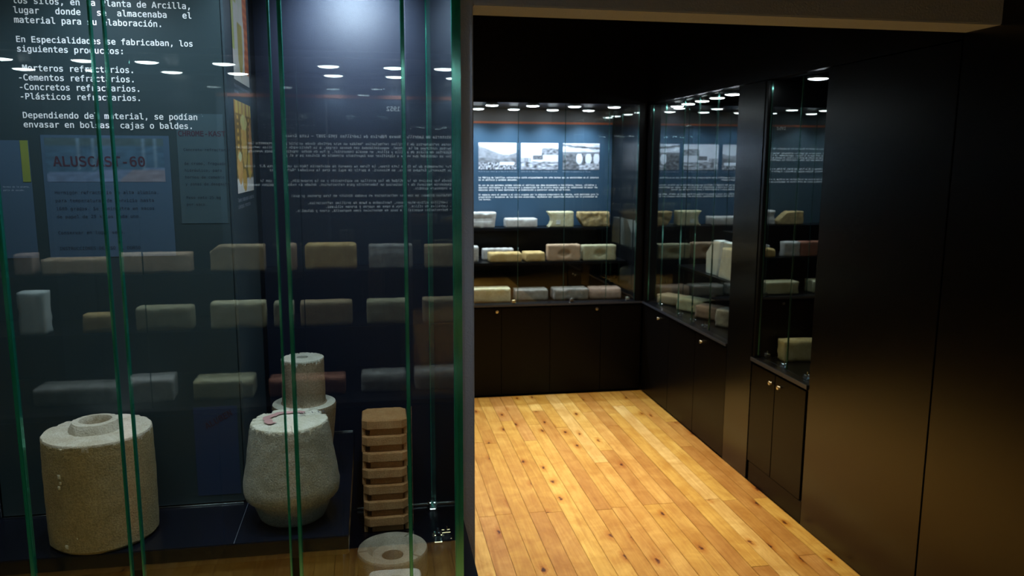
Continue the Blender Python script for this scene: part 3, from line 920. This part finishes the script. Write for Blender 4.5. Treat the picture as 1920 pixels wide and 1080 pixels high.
e = empty('clay_double_cone', (-.162, 1.487, .8305), 'grey-green clay double cone with chipped cream top and pink smear', 'refractory piece')
pr = sub([(.0001, 0), (.056, 0), (.0605, .004), (.0770, .0450), (.0838, .0453), (.0862, .0480), (.0885, .058), (.0889, .069), (.0745, .165)], .007) + sub([(.0741, .167), (.0702, .1885), (.0685, .1900)], .002) + sub([(.062, .1900), (.0001, .1895)], .007)
nS = next(i for i, (r, z) in enumerate(pr) if z > .1885)
me = lathe('body', pr, 150, .0011, 11, [C_JUG, C_JUGT], lambda i: 1 if i >= nS else 0, jag=.1880, chip=.008, chipz=.1885)
link('body', me, None, e)
vs = []; fs = []
for k in range(29):
    a = math.radians(232 - k * 6.4); q = k / 28
    wd = .0115 * (1 - q * .45) + .0015 * math.sin(k * 1.9)
    for s in (-1, 1):
        rr = .041 + s * wd * .75 + .002 * math.sin(k * .8)
        vs.append((math.cos(a) * rr, math.sin(a) * rr * .86 + .002, .1925 + .0004 * s))
    if k: fs.append((2 * k - 2, 2 * k - 1, 2 * k + 1, 2 * k))
o = link('paint_smear', me_from('paint_smear', vs, fs), PINKP, e); o['label'] = 'faded pink arc painted on the top'
lettering('handwriting', e, [('HR-L11', 0, 0, .0092)], (-.150, 1.499, 1.0255), (1, .14, 0), (-.25, 1, 0), INK, bold=0.0, kind_label='thin dark handwritten mark')

e = empty('stepped_nozzle', (-.1535, 1.705, .8305), 'buff stepped clay nozzle, narrow neck on a wider body, behind the double cone', 'refractory piece')
pr = sub([(.0001, 0), (.050, 0), (.052, .003), (.0675, .150), (.066, .156), (.062, .158), (.048, .157), (.0455, .160), (.0448, .235)], .007) + sub([(.0448, .237), (.0445, .2545), (.0435, .2560)], .002) + sub([(.040, .2562), (.0120, .2565), (.0115, .250), (.0115, .225), (.0001, .224)], .007)
nS = next(i for i, (r, z) in enumerate(pr) if z > .2545)
me = lathe('body', pr, 140, .0009, 21, [C_NOZ, C_JUGT], lambda i: 1 if i >= nS and pr[i][0] > .011 else (1 if .152 < pr[i][1] < .159 and pr[i][0] > .05 else 0), jag=.2535, chip=.005, chipz=.254)
link('body', me, None, e)

# tower of checker bricks
TW, TD = .108, .098
P = .0412
for i in range(7):
    z0 = .6012 + i * P
    bm = bmesh.new()

    def oct_(z0_, z1_, w_, d_, c, jag=0, lip=0):
        pts = [(-w_ / 2 + c, -d_ / 2), (w_ / 2 - c, -d_ / 2), (w_ / 2, -d_ / 2 + c), (w_ / 2, d_ / 2 - c), (w_ / 2 - c, d_ / 2), (-w_ / 2 + c, d_ / 2), (-w_ / 2, d_ / 2 - c), (-w_ / 2, -d_ / 2 + c)]
        # resample so the edges can be chipped
        out = []
        for a, b in zip(pts, pts[1:] + pts[:1]):
            n = max(1, int(math.hypot(b[0] - a[0], b[1] - a[1]) / .006))
            out += [(a[0] + (b[0] - a[0]) * t / n, a[1] + (b[1] - a[1]) * t / n) for t in range(n)]
        rings = []
        for zz, ins, am in ((z0_, .0012, 1.0), (z0_ + .0025, 0, .5), (z1_ - .003, 0, .5), (z1_, .0015, 1.5)):
            ring = []
            for (x_, y_) in out:
                s_ = 1 - ins / (w_ / 2) - jag * am * abs(noise.noise(Vector((x_ * 90, y_ * 90, i * 7 + zz * 40)))) / (w_ / 2)
                ring.append(bm.verts.new((x_ * s_, y_ * s_, zz + jag * .5 * noise.noise(Vector((x_ * 70, y_ * 70, i * 5 + 3))) * (1 if am > 1 else 0))))
            rings.append(ring)
        for ra, rb in zip(rings, rings[1:]):
            for k in range(len(ra)):
                kk = (k + 1) % len(ra); bm.faces.new((ra[k], ra[kk], rb[kk], rb[k]))
        bm.faces.new(rings[0][::-1]); bm.faces.new(rings[-1])
    oct_(P - .0245, P - .0004, TW, TD, .013, .0016)
    bm_box(bm, -TW / 2 + .019, TW / 2 - .013, -TD / 2 + .0115, TD / 2 - .012, 0, P - .024)
    for sx in (-1, 1):
        for sy in (-1, 1):
            cx, cy = sx * (TW / 2 - .0040), sy * (TD / 2 - .020)
            bm_box(bm, cx - .0042, cx + .0042, cy - .006, cy + .006, 0, P - .024)
    o = link('checker_brick', fin(bm, 'checker_brick'), C_TOW)
    o.location = (.0175 + random.uniform(-.001, .001), 1.852 + TD / 2 + random.uniform(-.001, .001), z0 - .0); o.rotation_euler.z = random.uniform(-.012, .012)
    pos = ('bottom piece, behind the ring tile', 'second piece from the bottom', 'third piece from the bottom', 'middle piece', 'third piece from the top', 'second piece from the top', 'topmost piece with a flat bare top')[i]
    tag(o, 'ochre chamfered clay checker brick in the tower, %s' % pos, 'brick', 'tower of checker bricks')

e = empty('ring_tile', (.0275, 1.662, .6008), 'grey-buff round clay ring with a sunken face and centre hole, before the tower', 'refractory piece')
pr = sub([(.024, .0), (.075, 0), (.0765, .003), (.0768, .054), (.0750, .0575), (.0560, .0580), (.0530, .0555), (.0440, .0440), (.0260, .0420), (.0235, .0400), (.0235, .0)], .004)
me = lathe('body', pr, 110, .0007, 31, [C_RING]); link('body', me, None, e)
for a in (math.radians(188), math.radians(58), math.radians(-42)):
    bm = bmesh.new(); bm_box(bm, .055, .0755, -.0022, .0022, .0578, .0584)
    o = link('groove_shade_strip', fin(bm, 'groove_shade_strip'), plain('shadowed clay groove', (.20, .17, .12), .95), e); o.rotation_euler.z = a  # groove drawn as a flat dark strip, its shade put into the colour

# square tile with a round hole
bm = bmesh.new()
hw, hr, hh = .0545, .026, .052; seg = 64
rings = []
for rr, z in (('s', 0), ('s', hh - .004), ('s2', hh), ('h2', hh), ('h', hh - .003), ('h', 0)):
    ring = []
    for k in range(seg):
        a = 2 * PI * (k + .5) / seg; c, s = math.cos(a), math.sin(a)
        if rr[0] == 's':
            q = (hw if rr == 's' else hw - .003) / ((abs(c) ** 9 + abs(s) ** 9) ** (1 / 9))
            q += noise.noise(Vector((c * 9, s * 9, z * 50))) * .0012
        else: q = (hr if rr == 'h' else hr + .002) + noise.noise(Vector((c * 6, s * 6, 4))) * .0008
        ring.append(bm.verts.new((c * q, s * q, z)))
    rings.append(ring)
for ra, rb in zip(rings, rings[1:] + rings[:1]):
    for k in range(seg):
        kk = (k + 1) % seg; bm.faces.new((ra[k], ra[kk], rb[kk], rb[k]))
bmesh.ops.recalc_face_normals(bm, faces=list(bm.faces))
o = link('square_tile', fin(bm, 'square_tile'), C_TILE); o.location = (.028, 1.524, .6008); o.rotation_euler.z = -.04
tag(o, 'whitish square clay tile with a round hole, in front of the ring', 'refractory piece')

# ------------------------------------------------------------------ bricks in the far showcase
G1, G2, G3 = 'bricks on the top shelf, far', 'bricks on the middle shelf, far', 'bricks on the ledge, far'
z = 1.0535
brick(.630, .837, 5.36, z, .108, B_PALE, 'pale grey brick with a long groove, top shelf beside the pier', .11, 0, f_groove, G1, rough=.002)
brick(.902, 1.123, 5.36, z, .064, B_PALE, 'low cream-pink brick lying flat on the top shelf of the far showcase', .11, 0, None, G1)
o = brick(1.187, 1.380, 5.36, z, .110, B_CREAM, 'cream brick with a concave broken left end, top shelf', .075, 0, f_concave, G1)
box('paper_label', (1.255, 1.285, 5.3575, 5.3595, z + .022, z + .052), C_TILE, None, bevel=.0003)
pl = bpy.data.objects['paper_label']; pl.parent = o; pl.location = pl.location - o.location; pl['label'] = 'small white paper label'
brick(1.418, 1.644, 5.36, z, .105, B_BROK, 'ochre brick with a ragged broken face at the right end of the top shelf', .09, 0, f_broken, G1, rough=.003)
z = .8485
brick(.560, .681, 5.11, z, .108, B_PALE, 'pale rounded brick end on the middle shelf, half hidden by the pier', .075, 0, None, G2)
brick(.725, .935, 5.235, z, .078, B_PALE, 'whitish mottled brick behind the ochre brick, middle shelf', .075, 0, f_rough, G2)
brick(.751, .967, 5.10, z, .062, B_OCHRE, 'ochre brick lying flat on the middle shelf, in front of a whitish one', .11, 0, None, G2)
brick(.990, 1.121, 5.10, z, .062, B_OCHRE, 'short square-ended ochre half brick, middle shelf', .13, .05, None, G2)
brick(1.142, 1.364, 5.10, z, .112, B_EYE, 'brown brick on edge with an eye-shaped hollow and white border', .075, 0, f_eye, G2)
brick(1.382, 1.611, 5.10, z, .106, B_EYE2, 'grey-yellow brick on edge with an eye-shaped hollow', .075, 0, f_eye, G2)
z = .6025
brick(.618, .875, 5.00, z, .090, B_CREAM, 'long cream brick on the bottom ledge beside the pier', .12, 0, None, G3)
brick(.910, 1.130, 5.03, z, .074, B_GREY, 'grey-brown brick with a pale top, bottom ledge, second from the pier', .12, 0, None, G3)
brick(1.162, 1.400, 5.01, z, .078, B_PINKG, 'grey brick with a pink crumbling top, bottom ledge', .12, 0, f_rough, G3, r=.010)
brick(1.411, 1.627, 5.01, z, .076, B_PINK, 'pinkish broken brick with a greenish face, right end of the bottom ledge', .12, -.08, f_chipped, G3, r=.010)
# left part of the far showcase, mirrored in the narrow showcase
brick(.405, .600, 5.36, 1.0535, .10, B_BROK, 'slope-ended ochre brick, far top shelf left of the pier, mirrored at right', .075, 0, f_slope, 'bricks hidden behind the pier')
brick(.340, .560, 5.10, .8485, .11, B_RED, 'red clay brick of the far middle shelf, mirrored in the narrow showcase', .075, 0, f_rough, 'bricks hidden behind the pier')
brick(.05, .315, 5.10, .8485, .10, B_RED, 'long red brick of the far middle shelf, at its left end', .075, 0, f_rough, 'bricks hidden behind the pier')
brick(.27, .50, 5.02, .6025, .09, B_CREAM, 'pale brick of the far bottom ledge, left of the pier', .12, 0, None, 'bricks hidden behind the pier')
brick(-.02, .22, 5.02, .6025, .09, B_GREY, 'grey brick of the far bottom ledge, at its left end', .12, 0, None, 'bricks hidden behind the pier')

# bricks on the ledge of the corner showcase


def side_brick(x, y, w, d, h, rz, m, label, feat=None, z=.6025, g='bricks on the corner showcase ledge'):
    me = brick_mesh('firebrick', w, d, h, random.random() * 40, .006, .0014, feat)
    o = link('firebrick', me, m); o.location = (x, y, z); o.rotation_euler.z = rz
    return tag(o, label, 'brick', g)


side_brick(1.900, 4.750, .215, .11, .062, -1.05, B_TAN, 'tan brick nearest the corner post, ledge of the corner showcase')
side_brick(1.935, 4.505, .21, .12, .080, -1.10, B_CREAM, 'cream-yellow brick on the ledge of the corner showcase')
side_brick(1.950, 4.26, .205, .115, .076, -1.0, B_PINK, 'pinkish-brown chipped brick on the ledge of the corner showcase', f_chipped)
side_brick(1.965, 4.01, .205, .12, .100, -1.0, B_PALE, 'grey broken brick nearest the black column, corner showcase', f_rough)


def wedge(y0b, y1b, y0t, y1t, x, th, h, label, cut=0):
    """tapered slab facing -x"""
    prof = [(y1b, 0), (y0b, 0), (y0t, h), (y1t, h)] if not cut else [(y1b, 0), (y0b, 0), (y0t, h), (y1t - .02, h), (y1b + .004, h * .60)]
    cy = (y0b + y1b) / 2
    bm = bmesh.new()
    a = [bm.verts.new((0, y - cy, z)) for y, z in prof]; b = [bm.verts.new((th, y - cy, z)) for y, z in prof]
    bm.faces.new(a); bm.faces.new(b[::-1])
    for k in range(len(a)):
        kk = (k + 1) % len(a); bm.faces.new((a[kk], a[k], b[k], b[kk]))
    bmesh.ops.recalc_face_normals(bm, faces=list(bm.faces))
    o = link('white_block', fin(bm, 'white_block', .003), B_WHITE); o.location = (x, cy, .8785)
    return tag(o, label, 'brick', 'white blocks on the corner showcase shelf')


wedge(4.110, 4.255, 4.075, 4.185, 1.880, .06, .195, 'white tapered block with a cut corner, leaning left of its twin', 1)
wedge(3.80, 4.065, 3.85, 4.010, 1.868, .06, .200, 'white tapered block nearest the black column, right of its twin')

# narrow showcase block
o = brick(1.832, 2.02, 3.245, .6025, .100, B_CREAM, 'cream rectangular block standing on the ledge of the narrow showcase', .07, -.06, None, None)

# ------------------------------------------------------------------ bricks of the opposite showcase (mirrored in the foreground glass)
G1, G2, G3 = 'mirrored bricks, top row', 'mirrored bricks, middle row', 'mirrored bricks, bottom row'
y1, y2, y3 = -.69, -.54, -.42
z = 1.0535
M = dict(back=True)
brick(-1.374, -1.303, y1, z, .087, B_PINK, 'pinkish brick end, leftmost of the mirrored top row', .075, 0, None, G1, **M)
brick(-1.277, -1.025, y1, z, .066, B_LONG, 'long salmon brick, second from the left in the mirrored top row', .075, 0, None, G1, **M)
brick(-1.007, -.723, y1, z, .082, B_LONG, 'longest salmon brick, third from the left in the mirrored top row', .075, 0, None, G1, **M)
o = brick(-.648, -.437, y1, z, .110, B_TAN, 'tan brick with a cut corner and stamped line, mirrored over the text panel edge', .075, 0, f_cutr, G1, **M)
brick(-.375, -.312, y1, z, .112, B_EYE, 'narrow upright brown brick end in the mirrored top row', .075, 0, None, G1, **M)
brick(-.276, -.067, y1, z, .112, B_OCHRE, 'orange-tan brick with rounded corners, mirrored top row above the stepped nozzle', .075, 0, None, G1, r=.014, **M)
brick(-.017, .165, y1, z, .104, B_GREY, 'grey stamped brick, mirrored top row above the tower', .075, 0, f_chipped, G1, **M)
brick(.216, .40, y1, z, .100, B_TAN, 'tan stamped brick, rightmost of the mirrored top row by the glass corner', .075, 0, f_chipped, G1, **M)
brick(.46, .68, y1, z, .100, B_EYE, 'brown brick past the glass corner, mirrored top row', .075, 0, None, G1, **M)
z = .8485
brick(-1.314, -1.217, y2, z, .165, B_WHITE, 'white upright block at the left of the mirrored middle row', .065, 0, None, G2, **M)
brick(-1.094, -.982, y2, z, .072, B_OCHRE, 'small ochre half brick in the mirrored middle row', .075, 0, None, G2, **M)
brick(-.904, -.696, y2, z, .095, B_EYE2, 'olive-tan brick with rounded corners, mirrored middle row', .075, 0, None, G2, r=.010, **M)
brick(-.630, -.423, y2, z, .106, B_CREAM, 'cream brick, mirrored middle row under the cut-corner brick', .075, 0, None, G2, r=.008, **M)
brick(-.392, -.316, y2, z, .100, B_EYE2, 'narrow brick end, mirrored middle row behind the pane joint', .075, 0, None, G2, **M)
brick(-.290, -.087, y2, z, .100, B_TAN, 'grey-tan brick, mirrored middle row above the stepped nozzle', .075, 0, None, G2, **M)
brick(-.030, .136, y2, z, .099, B_EYE2, 'dull tan brick, mirrored middle row above the tower', .075, 0, None, G2, r=.008, **M)
brick(.196, .38, y2, z, .100, B_TAN, 'dull tan brick, rightmost of the mirrored middle row', .075, 0, None, G2, **M)
z = .6008
brick(-1.244, -.961, y3, z, .070, B_GREY, 'long grey brick with rounded end, mirrored above the big cylinder', .12, .03, None, G3, r=.012, **M)
brick(-.922, -.757, y3, z, .088, B_PALE, 'thick pale block mirrored behind the big cylinder top', .12, -.1, None, G3, **M)
brick(-.683, -.464, y3, z, .075, B_CREAM, 'cream block with a stained face, mirrored left of the double cone', .12, 0, None, G3, **M)
brick(-.408, -.117, y3, z, .068, B_RED, 'long reddish brick mirrored behind the stepped nozzle', .10, 0, None, G3, **M)
brick(-.057, .122, y3, z, .074, B_GREY, 'grey brick with a ragged edge, mirrored above the tower', .11, 0, f_chipped, G3, r=.010, **M)
brick(.153, .34, y3, z, .078, B_GREY, 'grey ragged brick, rightmost of the mirrored bottom row', .11, 0, f_chipped, G3, r=.010, **M)

for k, n in (('transparent_max_bounces', 24), ('max_bounces', 10), ('glossy_bounces', 6)):
    try: setattr(S.cycles, k, n)
    except Exception: pass
